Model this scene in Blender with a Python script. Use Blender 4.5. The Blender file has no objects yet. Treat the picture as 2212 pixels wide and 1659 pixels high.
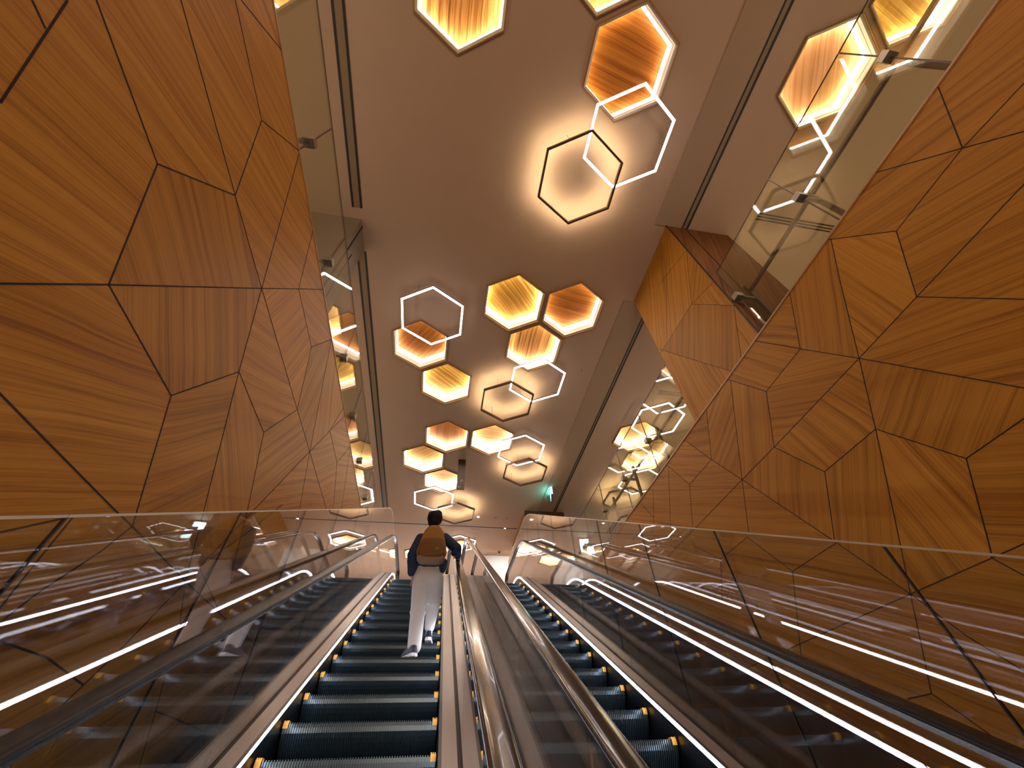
import bpy, bmesh, math, random
from mathutils import Vector, Matrix
from mathutils.geometry import delaunay_2d_cdt
random.seed(7)
S = bpy.context.scene
COL = S.collection
# ------------------------------------------------------------------ camera
F_PX, CX, CY = 845.384, 1106.0, 829.5
RIGHT = Vector((0.98561158, -0.16510899, -0.0361777))
UP = Vector((-0.0975747, -0.73055566, 0.67584584))
BACK = Vector((-0.13801805, -0.66259147, -0.73615458))
cam_d = bpy.data.cameras.new('camera'); cam_d.sensor_fit = 'HORIZONTAL'; cam_d.sensor_width = 36.0
cam_d.lens = 36.0 * F_PX / 2212.0; cam_d.clip_start = 0.02; cam_d.clip_end = 200
cam = bpy.data.objects.new('camera', cam_d); COL.objects.link(cam)
cam.matrix_world = Matrix((RIGHT, UP, BACK)).transposed().to_4x4()
S.camera = cam
# ------------------------------------------------------------------ world, exposure
w = bpy.data.worlds.new('world'); S.world = w; w.use_nodes = True
w.node_tree.nodes['Background'].inputs[0].default_value = (1.0, 0.72, 0.5, 1)
w.node_tree.nodes['Background'].inputs[1].default_value = 0.05
S.view_settings.view_transform = 'Standard'; S.view_settings.look = 'None'
S.view_settings.exposure = 0.85; S.view_settings.gamma = 1.0; S.view_settings.use_curve_mapping = False
S.cycles.use_denoising = True
S.cycles.max_bounces = 6; S.cycles.diffuse_bounces = 3; S.cycles.glossy_bounces = 4
S.cycles.use_adaptive_sampling = True; S.cycles.adaptive_threshold = 0.08
S.cycles.transparent_max_bounces = 20; S.cycles.sample_clamp_indirect = 6.0
S.cycles.caustics_reflective = False; S.cycles.caustics_refractive = False
def area(name, loc, target, sx, sy, power, col):
    d = bpy.data.lights.new(name, 'AREA'); d.shape = 'RECTANGLE'; d.size = sx; d.size_y = sy; d.energy = power; d.color = col
    o = bpy.data.objects.new(name, d); COL.objects.link(o); o.location = loc
    o.rotation_euler = (Vector(target) - Vector(loc)).to_track_quat('-Z', 'Y').to_euler(); return o
# added unseen fill lamps at the lobby, landing and galleries, to brighten the ceiling
area('lobby_fill', (0.9, -7.4, -0.6), (0.9, 4, 7.4), 4.0, 2.2, 140, (1.0, 0.80, 0.62))
area('landing_fill', (0.6, 18.2, 4.1), (0.6, 15.5, 7.4), 6.0, 1.6, 105, (1.0, 0.92, 0.94))
area('wall_washer', (3.6, 15.7, 7.2), (3.6, 16.65, 5.6), 3.2, 0.3, 24, (1.0, 0.96, 0.93))
area('gallery_fill', (7.0, 3, 4.1), (7.0, 3.01, 7.4), 0.5, 16, 60, (1.0, 0.82, 0.6))
area('gallery_fill', (-4.3, 3, 4.1), (-4.3, 3.01, 7.4), 0.5, 16, 60, (1.0, 0.82, 0.6))
# light strengths of the lamps in this place
E_BOX, E_RING, E_HALO, E_LED = 21.0, 6.0, 44.0, 13.0

T30 = math.tan(math.pi / 6)
Z0 = -1.8446          # step-nose line: z = T30*y + Z0 (the camera is the origin)
H = 7.42              # main ceiling height
XL, XR = -1.52, 3.618 # timber wall faces
ZW = 3.853            # top of the timber walls
GL, GR = -1.70, 3.618 # upper glass balustrade planes
ZG = 5.36
CL, CR = -0.462, 1.342 # centre lines of the two escalators

def ray(px, py):
    return RIGHT * ((px - CX) / F_PX) + UP * (-(py - CY) / F_PX) - BACK
def on_x(px, py, X):
    d = ray(px, py); return d * (X / d.x)
def on_z(px, py, Z):
    d = ray(px, py); return d * (Z / d.z)

# ------------------------------------------------------------------ materials
MATS = {}
def nt(name):
    m = bpy.data.materials.new(name); m.use_nodes = True
    n = m.node_tree.nodes; l = m.node_tree.links
    return m, n, l, n['Principled BSDF']
def simple(name, col, rough=0.5, metal=0.0, noise=0.0, nscale=20, bump=0.0, spec=0.5, coat=0.0):
    if name in MATS: return MATS[name]
    m, n, l, b = nt(name)
    b.inputs['Base Color'].default_value = (*col, 1); b.inputs['Roughness'].default_value = rough
    b.inputs['Metallic'].default_value = metal; b.inputs['Specular IOR Level'].default_value = spec
    b.inputs['Coat Weight'].default_value = coat
    tc = n.new('ShaderNodeTexCoord'); nz = n.new('ShaderNodeTexNoise'); nz.inputs['Scale'].default_value = nscale
    nz.inputs['Detail'].default_value = 5
    l.new(tc.outputs['Object'], nz.inputs['Vector'])
    mr = n.new('ShaderNodeMapRange'); mr.inputs['To Min'].default_value = 1 - noise; mr.inputs['To Max'].default_value = 1 + noise
    l.new(nz.outputs['Fac'], mr.inputs['Value'])
    mx = n.new('ShaderNodeVectorMath'); mx.operation = 'SCALE'; mx.inputs[0].default_value = col
    l.new(mr.outputs[0], mx.inputs['Scale']); l.new(mx.outputs[0], b.inputs['Base Color'])
    if bump:
        bp = n.new('ShaderNodeBump'); bp.inputs['Strength'].default_value = bump; bp.inputs['Distance'].default_value = 0.01
        l.new(nz.outputs['Fac'], bp.inputs['Height']); l.new(bp.outputs[0], b.inputs['Normal'])
    MATS[name] = m; return m
def emit(name, col, s):
    m = bpy.data.materials.new(name); m.use_nodes = True; n = m.node_tree.nodes; n.clear()
    e = n.new('ShaderNodeEmission'); o = n.new('ShaderNodeOutputMaterial')
    e.inputs[0].default_value = (*col, 1); e.inputs[1].default_value = s
    m.node_tree.links.new(e.outputs[0], o.inputs[0]); return m
def brushed(name, col, rough, axis=(1, 1, 1), metal=1.0):
    m, n, l, b = nt(name)
    b.inputs['Base Color'].default_value = (*col, 1); b.inputs['Metallic'].default_value = metal
    tc = n.new('ShaderNodeTexCoord'); mp = n.new('ShaderNodeMapping'); mp.inputs['Scale'].default_value = axis
    nz = n.new('ShaderNodeTexNoise'); nz.inputs['Scale'].default_value = 3; nz.inputs['Detail'].default_value = 6
    l.new(tc.outputs['Object'], mp.inputs['Vector']); l.new(mp.outputs[0], nz.inputs['Vector'])
    mr = n.new('ShaderNodeMapRange'); mr.inputs['To Min'].default_value = rough * 0.7; mr.inputs['To Max'].default_value = rough * 1.3
    l.new(nz.outputs['Fac'], mr.inputs['Value']); l.new(mr.outputs[0], b.inputs['Roughness'])
    return m
def wood(name, dark, mid, light, mode='yz', rough=0.5, contrast=1.0, stripes=0.0):
    """veneer: the grain runs along the direction stored per face in the attribute 'grain' (radians), 'seed' shifts it"""
    m, n, l, b = nt(name)
    geo = n.new('ShaderNodeTexCoord'); sp = n.new('ShaderNodeSeparateXYZ'); l.new(geo.outputs['Object'], sp.inputs[0])
    ga = n.new('ShaderNodeAttribute'); ga.attribute_name = 'grain'
    gs = n.new('ShaderNodeAttribute'); gs.attribute_name = 'seed'
    cb = n.new('ShaderNodeCombineXYZ')
    a, c = {'yz': ('Y', 'Z'), 'xy': ('X', 'Y'), 'xz': ('X', 'Z')}[mode]
    l.new(sp.outputs[a], cb.inputs[0]); l.new(sp.outputs[c], cb.inputs[1])
    neg = n.new('ShaderNodeMath'); neg.operation = 'MULTIPLY'; neg.inputs[1].default_value = -1; l.new(ga.outputs['Fac'], neg.inputs[0])
    vr = n.new('ShaderNodeVectorRotate'); vr.rotation_type = 'Z_AXIS'; l.new(cb.outputs[0], vr.inputs['Vector']); l.new(neg.outputs[0], vr.inputs['Angle'])
    off = n.new('ShaderNodeCombineXYZ'); ms = n.new('ShaderNodeMath'); ms.operation = 'MULTIPLY'; ms.inputs[1].default_value = 17.3
    l.new(gs.outputs['Fac'], ms.inputs[0]); l.new(ms.outputs[0], off.inputs[0]); l.new(ms.outputs[0], off.inputs[1]); l.new(ms.outputs[0], off.inputs[2])
    ad = n.new('ShaderNodeVectorMath'); ad.operation = 'ADD'; l.new(vr.outputs[0], ad.inputs[0]); l.new(off.outputs[0], ad.inputs[1])
    # gentle waviness
    wv = n.new('ShaderNodeTexNoise'); wv.inputs['Scale'].default_value = 0.9; l.new(ad.outputs[0], wv.inputs['Vector'])
    ws = n.new('ShaderNodeVectorMath'); ws.operation = 'MULTIPLY_ADD'; ws.inputs[1].default_value = (0, 0.10, 0)
    l.new(wv.outputs['Color'], ws.inputs[0]); l.new(ad.outputs[0], ws.inputs[2])
    def lay(sx, sy, det):
        mp = n.new('ShaderNodeMapping'); mp.inputs['Scale'].default_value = (sx, sy, 1)
        z = n.new('ShaderNodeTexNoise'); z.inputs['Scale'].default_value = 1; z.inputs['Detail'].default_value = det
        l.new(ws.outputs[0], mp.inputs['Vector']); l.new(mp.outputs[0], z.inputs['Vector']); return z
    n1 = lay(0.30, 19, 7); n2 = lay(1.2, 110, 4)
    mixv = n.new('ShaderNodeMath'); mixv.operation = 'MULTIPLY_ADD'; mixv.inputs[1].default_value = 0.45
    l.new(n2.outputs['Fac'], mixv.inputs[0])
    k = n.new('ShaderNodeMath'); k.operation = 'MULTIPLY'; k.inputs[1].default_value = 0.55; l.new(n1.outputs['Fac'], k.inputs[0]); l.new(k.outputs[0], mixv.inputs[2])
    cr = n.new('ShaderNodeValToRGB'); e = cr.color_ramp.elements
    e[0].position = 0.5 - 0.13 / contrast; e[0].color = (*dark, 1); e[1].position = 0.5 + 0.12 / contrast; e[1].color = (*light, 1)
    x = e.new(0.5); x.color = (*mid, 1)
    l.new(mixv.outputs[0], cr.inputs[0])
    # per-board tone
    tn = n.new('ShaderNodeMapRange'); tn.inputs['To Min'].default_value = 0.86; tn.inputs['To Max'].default_value = 1.12
    l.new(gs.outputs['Fac'], tn.inputs['Value'])
    sc = n.new('ShaderNodeVectorMath'); sc.operation = 'SCALE'; l.new(cr.outputs[0], sc.inputs[0]); l.new(tn.outputs[0], sc.inputs['Scale'])
    l.new(sc.outputs[0], b.inputs['Base Color']); b.inputs['Roughness'].default_value = rough
    b.inputs['Specular IOR Level'].default_value = 0.2
    return m
def glass(name, tint=(0.945, 0.95, 0.955), gain=1.0):
    m = bpy.data.materials.new(name); m.use_nodes = True; n = m.node_tree.nodes; l = m.node_tree.links; n.clear()
    o = n.new('ShaderNodeOutputMaterial'); mx = n.new('ShaderNodeMixShader')
    tr = n.new('ShaderNodeBsdfTransparent'); tr.inputs[0].default_value = (*tint, 1)
    gl = n.new('ShaderNodeBsdfGlossy'); gl.inputs['Roughness'].default_value = 0.0; gl.inputs['Color'].default_value = (1, 1, 1, 1)
    lw = n.new('ShaderNodeLayerWeight'); lw.inputs['Blend'].default_value = 0.5
    pw = n.new('ShaderNodeMath'); pw.operation = 'POWER'; pw.inputs[1].default_value = 4.0; l.new(lw.outputs['Facing'], pw.inputs[0])
    ma = n.new('ShaderNodeMath'); ma.operation = 'MULTIPLY_ADD'; ma.inputs[1].default_value = 0.85 * gain; ma.inputs[2].default_value = 0.05 * gain; ma.use_clamp = True
    l.new(pw.outputs[0], ma.inputs[0]); l.new(ma.outputs[0], mx.inputs[0])
    l.new(tr.outputs[0], mx.inputs[1]); l.new(gl.outputs[0], mx.inputs[2]); l.new(mx.outputs[0], o.inputs[0])
    return m

M_ceil = simple('ceiling_paint', (0.56, 0.375, 0.25), 0.75, noise=0.03, nscale=3, spec=0.2)
M_ceil2 = simple('ceiling_darker_tone', (0.45, 0.30, 0.19), 0.75, noise=0.03, nscale=3, spec=0.2)
M_wall = simple('wall_paint', (0.45, 0.37, 0.29), 0.7, noise=0.03, nscale=2, spec=0.2)
M_white = simple('white_wall_paint', (0.82, 0.80, 0.76), 0.6, noise=0.02, nscale=2)
M_floor = simple('stone_floor', (0.32, 0.29, 0.25), 0.25, noise=0.08, nscale=6)
M_wood = wood('oak_veneer', (0.29, 0.110, 0.011), (0.47, 0.198, 0.020), (0.54, 0.245, 0.032), 'yz', contrast=0.9)
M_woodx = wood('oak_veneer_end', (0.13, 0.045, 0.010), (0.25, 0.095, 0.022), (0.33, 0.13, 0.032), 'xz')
M_groove = simple('shadow_gap', (0.015, 0.006, 0.003), 0.8)
M_dark = simple('dark_trim', (0.022, 0.018, 0.016), 0.5)
M_track = simple('track_channel', (0.30, 0.19, 0.10), 0.5)
M_glass = glass('clear_glass', gain=1.35)
M_glassP = glass('partition_glass', (0.94, 0.95, 0.96), gain=1.75)
M_glassU = glass('upper_glass', (0.93, 0.96, 0.86), 1.25)
M_edge = simple('lit_glass_edge', (0.75, 0.68, 0.55), 0.3, metal=0.6)  # pale metal stands in for light caught along the glass edge
M_steel = brushed('brushed_steel', (0.40, 0.385, 0.395), 0.34, (6, 0.4, 0.4))
M_oded = brushed('bronze_deck_steel', (0.065, 0.055, 0.05), 0.35, (6, 0.4, 0.4))
M_steel2 = brushed('skirt_steel', (0.10, 0.11, 0.12), 0.32, (1, 1, 1))
M_chrome = simple('rail_guide_steel', (0.35, 0.33, 0.32), 0.25, metal=1.0)
M_rubber = simple('black_handrail_rubber', (0.02, 0.017, 0.016), 0.38, spec=0.2)
M_rubber2 = simple('black_handrail_sheen', (0.018, 0.014, 0.013), 0.16, spec=0.6, coat=0.25)  # same black rubber; extra gloss stands in for brighter light on inner rails
M_rubber2.node_tree.nodes['Principled BSDF'].inputs['Coat IOR'].default_value = 1.55
M_step = simple('step_blue_black', (0.042, 0.072, 0.095), 0.24, metal=0.5, noise=0.1, nscale=30, spec=0.8)
M_yellow = simple('yellow_comb_clip', (0.85, 0.42, 0.03), 0.4)
M_led = emit('cool_led', (0.86, 0.88, 1.0), E_LED)
M_ring = emit('ring_led', (1.0, 0.93, 1.0), E_RING)
M_halo = emit('halo_led', (1.0, 0.86, 0.60), E_HALO)
M_box = emit('box_led', (1.0, 0.84, 0.60), E_BOX)
M_cream = simple('cream_reflector', (0.88, 0.83, 0.74), 0.6)
M_gold = simple('oak_edge', (0.42, 0.20, 0.045), 0.4)
M_bronze = simple('bronze_frame', (0.13, 0.07, 0.04), 0.4, metal=0.3)
M_wire = simple('thin_cable', (0.10, 0.07, 0.05), 0.5)
M_clipm = simple('glass_clamp_metal', (0.32, 0.27, 0.22), 0.35, metal=0.8)
M_dclad = simple('dark_cladding', (0.05, 0.043, 0.04), 0.35, metal=0.2)

# ------------------------------------------------------------------ mesh helpers
def tagp(o, label=None, cat=None, group=None, kind=None):
    if label: o['label'] = label
    if cat: o['category'] = cat
    if group: o['group'] = group
    if kind: o['kind'] = kind
    return o
def link(name, me, parent=None, mats=()):
    o = bpy.data.objects.new(name, me); COL.objects.link(o)
    if parent: o.parent = parent
    for m in mats:
        if len(me.materials) < len(mats): me.materials.append(m)
    return o
def obj(name, bm, mats, parent=None, smooth=False):
    me = bpy.data.meshes.new(name); bmesh.ops.recalc_face_normals(bm, faces=bm.faces[:]); bm.to_mesh(me); bm.free()
    if not isinstance(mats, (list, tuple)): mats = [mats]
    for m in mats: me.materials.append(m)
    if smooth:
        for p in me.polygons: p.use_smooth = True
    o = bpy.data.objects.new(name, me); COL.objects.link(o)
    if parent: o.parent = parent
    return o
def thing(name, label, cat, loc=(0, 0, 0), group=None, kind=None):
    o = bpy.data.objects.new(name, None); COL.objects.link(o); o.location = loc; o.empty_display_size = 0.2
    return tagp(o, label, cat, group, kind)
def box(bm, x0, x1, y0, y1, z0, z1, mi=0):
    v = [bm.verts.new(p) for p in ((x0, y0, z0), (x1, y0, z0), (x1, y1, z0), (x0, y1, z0), (x0, y0, z1), (x1, y0, z1), (x1, y1, z1), (x0, y1, z1))]
    for f in ((0, 3, 2, 1), (4, 5, 6, 7), (0, 1, 5, 4), (1, 2, 6, 5), (2, 3, 7, 6), (3, 0, 4, 7)):
        q = bm.faces.new([v[i] for i in f]); q.material_index = mi
def tube(bm, a, b, r0, r1=None, seg=10, mi=0):
    a = Vector(a); b = Vector(b); r1 = r0 if r1 is None else r1
    d = (b - a).normalized(); u = d.orthogonal().normalized(); v = d.cross(u)
    A = []; B = []
    for i in range(seg):
        t = 2 * math.pi * i / seg; o = u * math.cos(t) + v * math.sin(t)
        A.append(bm.verts.new(a + o * r0)); B.append(bm.verts.new(b + o * r1))
    for i in range(seg):
        bm.faces.new((A[i], A[(i + 1) % seg], B[(i + 1) % seg], B[i])).material_index = mi
    bm.faces.new(A[::-1]).material_index = mi; bm.faces.new(B).material_index = mi
def setgrain(o, fn):
    me = o.data
    g = me.attributes.new('grain', 'FLOAT', 'FACE'); s = me.attributes.new('seed', 'FLOAT', 'FACE')
    for i, p in enumerate(me.polygons):
        a, b = fn(i, p); g.data[i].value = a; s.data[i].value = b

# ------------------------------------------------------------------ inclined profile
def zline(y, dz, yb=9.8, yl=-2.0):
    """height of a rail that runs parallel to the steps, level beyond yb and below yl, eased over 0.6 m"""
    e = 0.55
    def soft(u):   # max(0,u) eased
        if u < -e: return 0.0
        if u > e: return u
        return (u + e) ** 2 / (4 * e)
    yy = y - soft(y - yb) + soft(yl - y)
    return T30 * yy + Z0 + dz
def yspan(y0, y1, yb=9.8, yl=-2.0):
    s = {round(y0, 4), round(y1, 4)}
    for c in (yb, yl):
        for k in range(-6, 7):
            v = c + k * 0.1
            if y0 < v < y1: s.add(round(v, 4))
    return sorted(s)
def strip(bm, x0, x1, dz0, dz1, y0, y1, yb=9.8, mi=0):
    """prism following the incline, from x0 to x1 and dz0 to dz1 above the step line"""
    ys = yspan(y0, y1, yb); rows = []
    for y in ys:
        a, b = zline(y, dz0, yb), zline(y, dz1, yb)
        rows.append([bm.verts.new(p) for p in ((x0, y, a), (x1, y, a), (x1, y, b), (x0, y, b))])
    for r, q in zip(rows, rows[1:]):
        for i in range(4):
            bm.faces.new((r[i], r[(i + 1) % 4], q[(i + 1) % 4], q[i])).material_index = mi
    bm.faces.new(rows[0][::-1]).material_index = mi; bm.faces.new(rows[-1]).material_index = mi
def sweep(bm, prof, pts, mi=0, cap=True):
    """sweep a closed (x, n) profile along (x, y, z) points lying in a plane x = const"""
    rows = []
    for i, p in enumerate(pts):
        p = Vector(p); a = Vector(pts[max(i - 1, 0)]); b = Vector(pts[min(i + 1, len(pts) - 1)])
        t = (b - a).normalized(); nrm = Vector((0, -t.z, t.y))
        rows.append([bm.verts.new(p + Vector((u, 0, 0)) + nrm * v) for u, v in prof])
    k = len(prof)
    for r, q in zip(rows, rows[1:]):
        for i in range(k):
            bm.faces.new((r[i], r[(i + 1) % k], q[(i + 1) % k], q[i])).material_index = mi
    if cap: bm.faces.new(rows[0][::-1]); bm.faces.new(rows[-1])
def railpath(x, dz, y0, y1, r=0.28):
    pts = [(x, y, zline(y, dz)) for y in yspan(y0, y1)]
    z = zline(y1, dz)
    for k in range(1, 13):
        t = math.pi * k / 12; pts.append((x, y1 + r * math.sin(t), z - r + r * math.cos(t)))
    z = zline(y0, dz); pre = []
    for k in range(12, 0, -1):
        t = math.pi * k / 12; pre.append((x, y0 - r * math.sin(t), z - r + r * math.cos(t)))
    return pre + pts

# ================================================================== SETTING
HEX_R = 0.722
ZP = 7.38   # lower rim of the recessed box lights
def hexv(cx, cy, R, z):
    return [Vector((cx + R * math.cos(math.radians(30 + 60 * k)), cy + R * math.sin(math.radians(30 + 60 * k)), z)) for k in range(6)]
# box lights: centre x, centre y, veneer kind, grain angle, brightness, label
BOXES = [
 (-0.455, -0.32, 'striped', 90, 1.25, 'bright hexagonal ceiling light with dark vertical wood stripes, cut by top edge left of centre'),
 (1.405, -1.03, 'striped', 80, 1.25, 'hexagonal ceiling light tip glowing white at the top edge above the big orange hexagon'),
 (2.065, 0.112, 'orange', 12, 0.42, 'big deep orange hexagonal ceiling light with horizontal grain above the nearest white ring'),
 (-0.935, 5.755, 'orange', -55, 0.60, 'orange hexagonal ceiling light half overlapped by the large white ring on the left'),
 (-0.278, 6.90, 'yellow', 40, 1.0, 'golden hexagonal ceiling light touching the lower right of the ring-covered orange one'),
 (1.035, 4.34, 'yellow', 48, 0.95, 'golden hexagonal ceiling light with diagonal pale lines, upper left of the mid cluster of three'),
 (2.352, 4.33, 'orange', 8, 0.70, 'orange-brown hexagonal ceiling light, right one of the mid cluster of three'),
 (1.70, 5.475, 'striped', 90, 1.1, 'hexagonal ceiling light with dark vertical streaks, lowest of the mid cluster of three'),
 (-0.147, 8.995, 'orange', 90, 0.85, 'reddish hexagonal ceiling light at the top left of the far cluster'),
 (1.173, 8.975, 'pale', 5, 1.2, 'pale hexagonal ceiling light with thin horizontal lines, right of the reddish one'),
 (-0.80, 10.14, 'yellow', -40, 1.2, 'golden hexagonal ceiling light, leftmost of the far cluster'),
 (-0.146, 11.27, 'pale', 5, 1.2, 'hexagonal ceiling light beside the dark hanging sign, above the farthest white ring'),
 (-0.85, 16.8, 'pale', 5, 1.3, 'white glowing hexagonal ceiling light just left of the climbing person'),
 (0.78, 16.0, 'pale', 5, 1.3, 'small white glowing hexagonal ceiling light right of the person behind the middle handrail'),
 (-3.27, 5.33, 'pale', 0, 1.2, 'bright hexagonal ceiling light beyond the upper glass over the left timber wall'),
 (5.12, -0.27, 'peach', 60, 0.8, 'peach hexagonal ceiling light beyond the right upper glass, crossed by its top edge'),
 (5.78, -1.415, 'yellow', 15, 0.9, 'amber hexagonal ceiling light in the top right corner beyond the glass clamp'),
 (5.43, 8.30, 'pale', 10, 1.1, 'white hexagonal ceiling light under a ring, seen over the far right timber wall'),
 (6.09, 9.44, 'yellow', 10, 1.1, 'golden hexagonal ceiling light below the ring-covered one over the far right wall'),
]
ADDED_BOXES = [(-0.455, -3.9, 'striped', 90, 1.2, 'added hexagonal fill light with striped wood above the foot of the left escalator'),  # extra box lights added beyond the view as warm fill
 (1.405, -3.32, 'yellow', 40, 1.1, 'added golden hexagonal fill light above the foot of the right escalator'),
 (0.745, -4.47, 'orange', 10, 0.9, 'added orange hexagonal fill light above the lower landing'),
 (-3.3, -2.0, 'pale', 10, 1.1, 'added pale hexagonal fill light over the left gallery behind the viewer'),
 (-3.3, 11.5, 'pale', 10, 1.1, 'added pale hexagonal fill light at the far end of the left gallery')]
ALLB = BOXES + ADDED_BOXES

def build_ceiling():
    X0, X1, Y0, Y1 = -6.2, 9.2, -8.2, 23.2
    P = [Vector((X0, Y0)), Vector((X1, Y0)), Vector((X1, Y1)), Vector((X0, Y1))]; E = [(0, 1), (1, 2), (2, 3), (3, 0)]
    for b in ALLB:
        s = len(P)
        P += [Vector((v.x, v.y)) for v in hexv(b[0], b[1], HEX_R - 0.012, 0)]
        E += [(s + i, s + (i + 1) % 6) for i in range(6)]
    vs, es, fs, *_ = delaunay_2d_cdt(P, E, [], 0, 1e-5)
    bm = bmesh.new()
    V = [bm.verts.new((v.x, v.y, H)) for v in vs]
    for f in fs:
        c = sum((vs[i] for i in f), Vector((0, 0))) / 3
        if any((c - Vector((b[0], b[1]))).length < (HEX_R - 0.02) * 0.87 for b in ALLB): continue
        bm.faces.new([V[i] for i in f])
    r = bmesh.ops.extrude_face_region(bm, geom=bm.faces[:])
    for g in r['geom']:
        if isinstance(g, bmesh.types.BMVert): g.co.z = H + 0.02
    return tagp(obj('ceiling', bm, M_ceil), kind='structure')
build_ceiling()

def struct(name, fn, m):
    bm = bmesh.new(); fn(bm); return tagp(obj(name, bm, m), kind='structure')
def ceiling_slot(name, x0, x1, y0, y1):
    struct(name, lambda bm: (box(bm, x0, x0 + 0.035, y0, y1, H - 0.012, H + 0.005, 0), box(bm, x1 - 0.035, x1, y0, y1, H - 0.012, H + 0.005, 0),
                             box(bm, x0 + 0.035, x1 - 0.035, y0, y1, H - 0.006, H + 0.005, 1)), [M_dark, M_track])
ceiling_slot('trim_1', -2.17, -1.99, -8, 2.80)
ceiling_slot('trim_2', -2.17, -1.99, 3.62, 14.2)
ceiling_slot('trim_3', 3.93, 4.07, -8, 2.25)
ceiling_slot('trim_4', 3.95, 4.06, 3.92, 12.8)
struct('trim_5', lambda bm: box(bm, -6, 2.86, 14.20, 14.235, H - 0.01, H + 0.005), M_dark)
struct('trim_6', lambda bm: (box(bm, 3.40, 3.93, -8, 2.25, H - 0.02, H + 0.005), box(bm, 3.40, 3.95, 3.92, 12.8, H - 0.02, H + 0.005)), M_ceil2)  # ceiling band in a darker tone, set slightly lower

# ---- timber walls with irregular faceted veneer joints, traced onto the wall plane
LEFT_LINES = [
 [(0,222),(146,0)], [(69,0),(98,62)], [(208,0),(340,354)], [(340,354),(508,422)], [(390.6,0),(508,422)], [(340,354),(234.4,615)],
 [(508,422),(565.3,623)], [(508,422),(565,259.7)], [(565,259.7),(508,0)], [(565,259.7),(647.4,327)], [(647.4,327),(565.3,623)],
 [(521,0),(640,148)], [(690,440),(645,624)], [(-200,610.5),(0,612.5),(234.4,615),(565.3,623),(645,624),(730,626)],
 [(234.4,615),(369.6,854.4)], [(369.6,854.4),(516,803)], [(516,803),(565.3,623)], [(369.6,854.4),(285.7,1136.8)], [(-150,707),(0,851),(246,1100),(285.7,1136.8)],
 [(516,803),(441,1100),(400,1256)], [(516,803),(569.6,934)], [(569.6,934),(642,885)], [(565.3,623),(642,885),(669,975.6),(705,1100),(720,1150)],
 [(669,975.6),(549.7,1100),(430,1225)], [(669,975.6),(712.5,930.4),(765,878)], [(569.6,934),(535,1100),(500,1240)], [(669,975.6),(647,1100),(632,1180)],
 [(642,885),(672.7,749.5),(645,624)], [(672.7,749.5),(735,726)], [(716,733),(669,975.6)], [(712.5,930.4),(728,999),(775,942)], [(728,999),(719.7,1100),(716,1140)],
 [(757,965),(738,1096),(735,1130)], [(742,880),(712.5,930.4)],
 [(285.7,1136.8),(215,1193),(77.8,1283),(0,1345),(-150,1460)], [(285.7,1136.8),(401,1256),(477,1328),(560,1400)], [(401,1256),(267.6,1395),(180,1480)],
 [(400,1256),(388,1350),(336,1536),(300,1659)], [(159,1115),(90,1200),(3.6,1308),(-80,1420)], [(0,1150),(159,1115)], [(180,1480),(85,1570),(20,1659)],
 [(336,1536),(408,1565),(480,1600)], [(477,1328),(430,1225)], [(180,1480),(100,1420),(0,1385)], [(430,1225),(535,1150),(610,1090)],
]
LEFT_GRAIN = [((150,250),(.93,.37)), ((350,200),(.97,-.22)), ((450,150),(.2,1)), ((600,150),(.06,1)), ((560,350),(.8,-.45)), ((330,520),(.3,1)), ((610,520),(.5,-.8)),
 ((120,450),(.97,.22)), ((120,760),(.55,.83)), ((400,720),(.02,1)), ((570,800),(.8,.5)), ((610,720),(.65,-.75)), ((400,950),(.6,-.75)), ((480,1000),(.1,1)), ((60,1000),(.8,-.6)),
 ((620,1000),(.7,-.6)), ((30,60),(.5,.85)), ((540,1050),(.05,1)), ((200,1300),(.9,-.3)), ((350,1150),(.85,-.5))]
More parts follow.
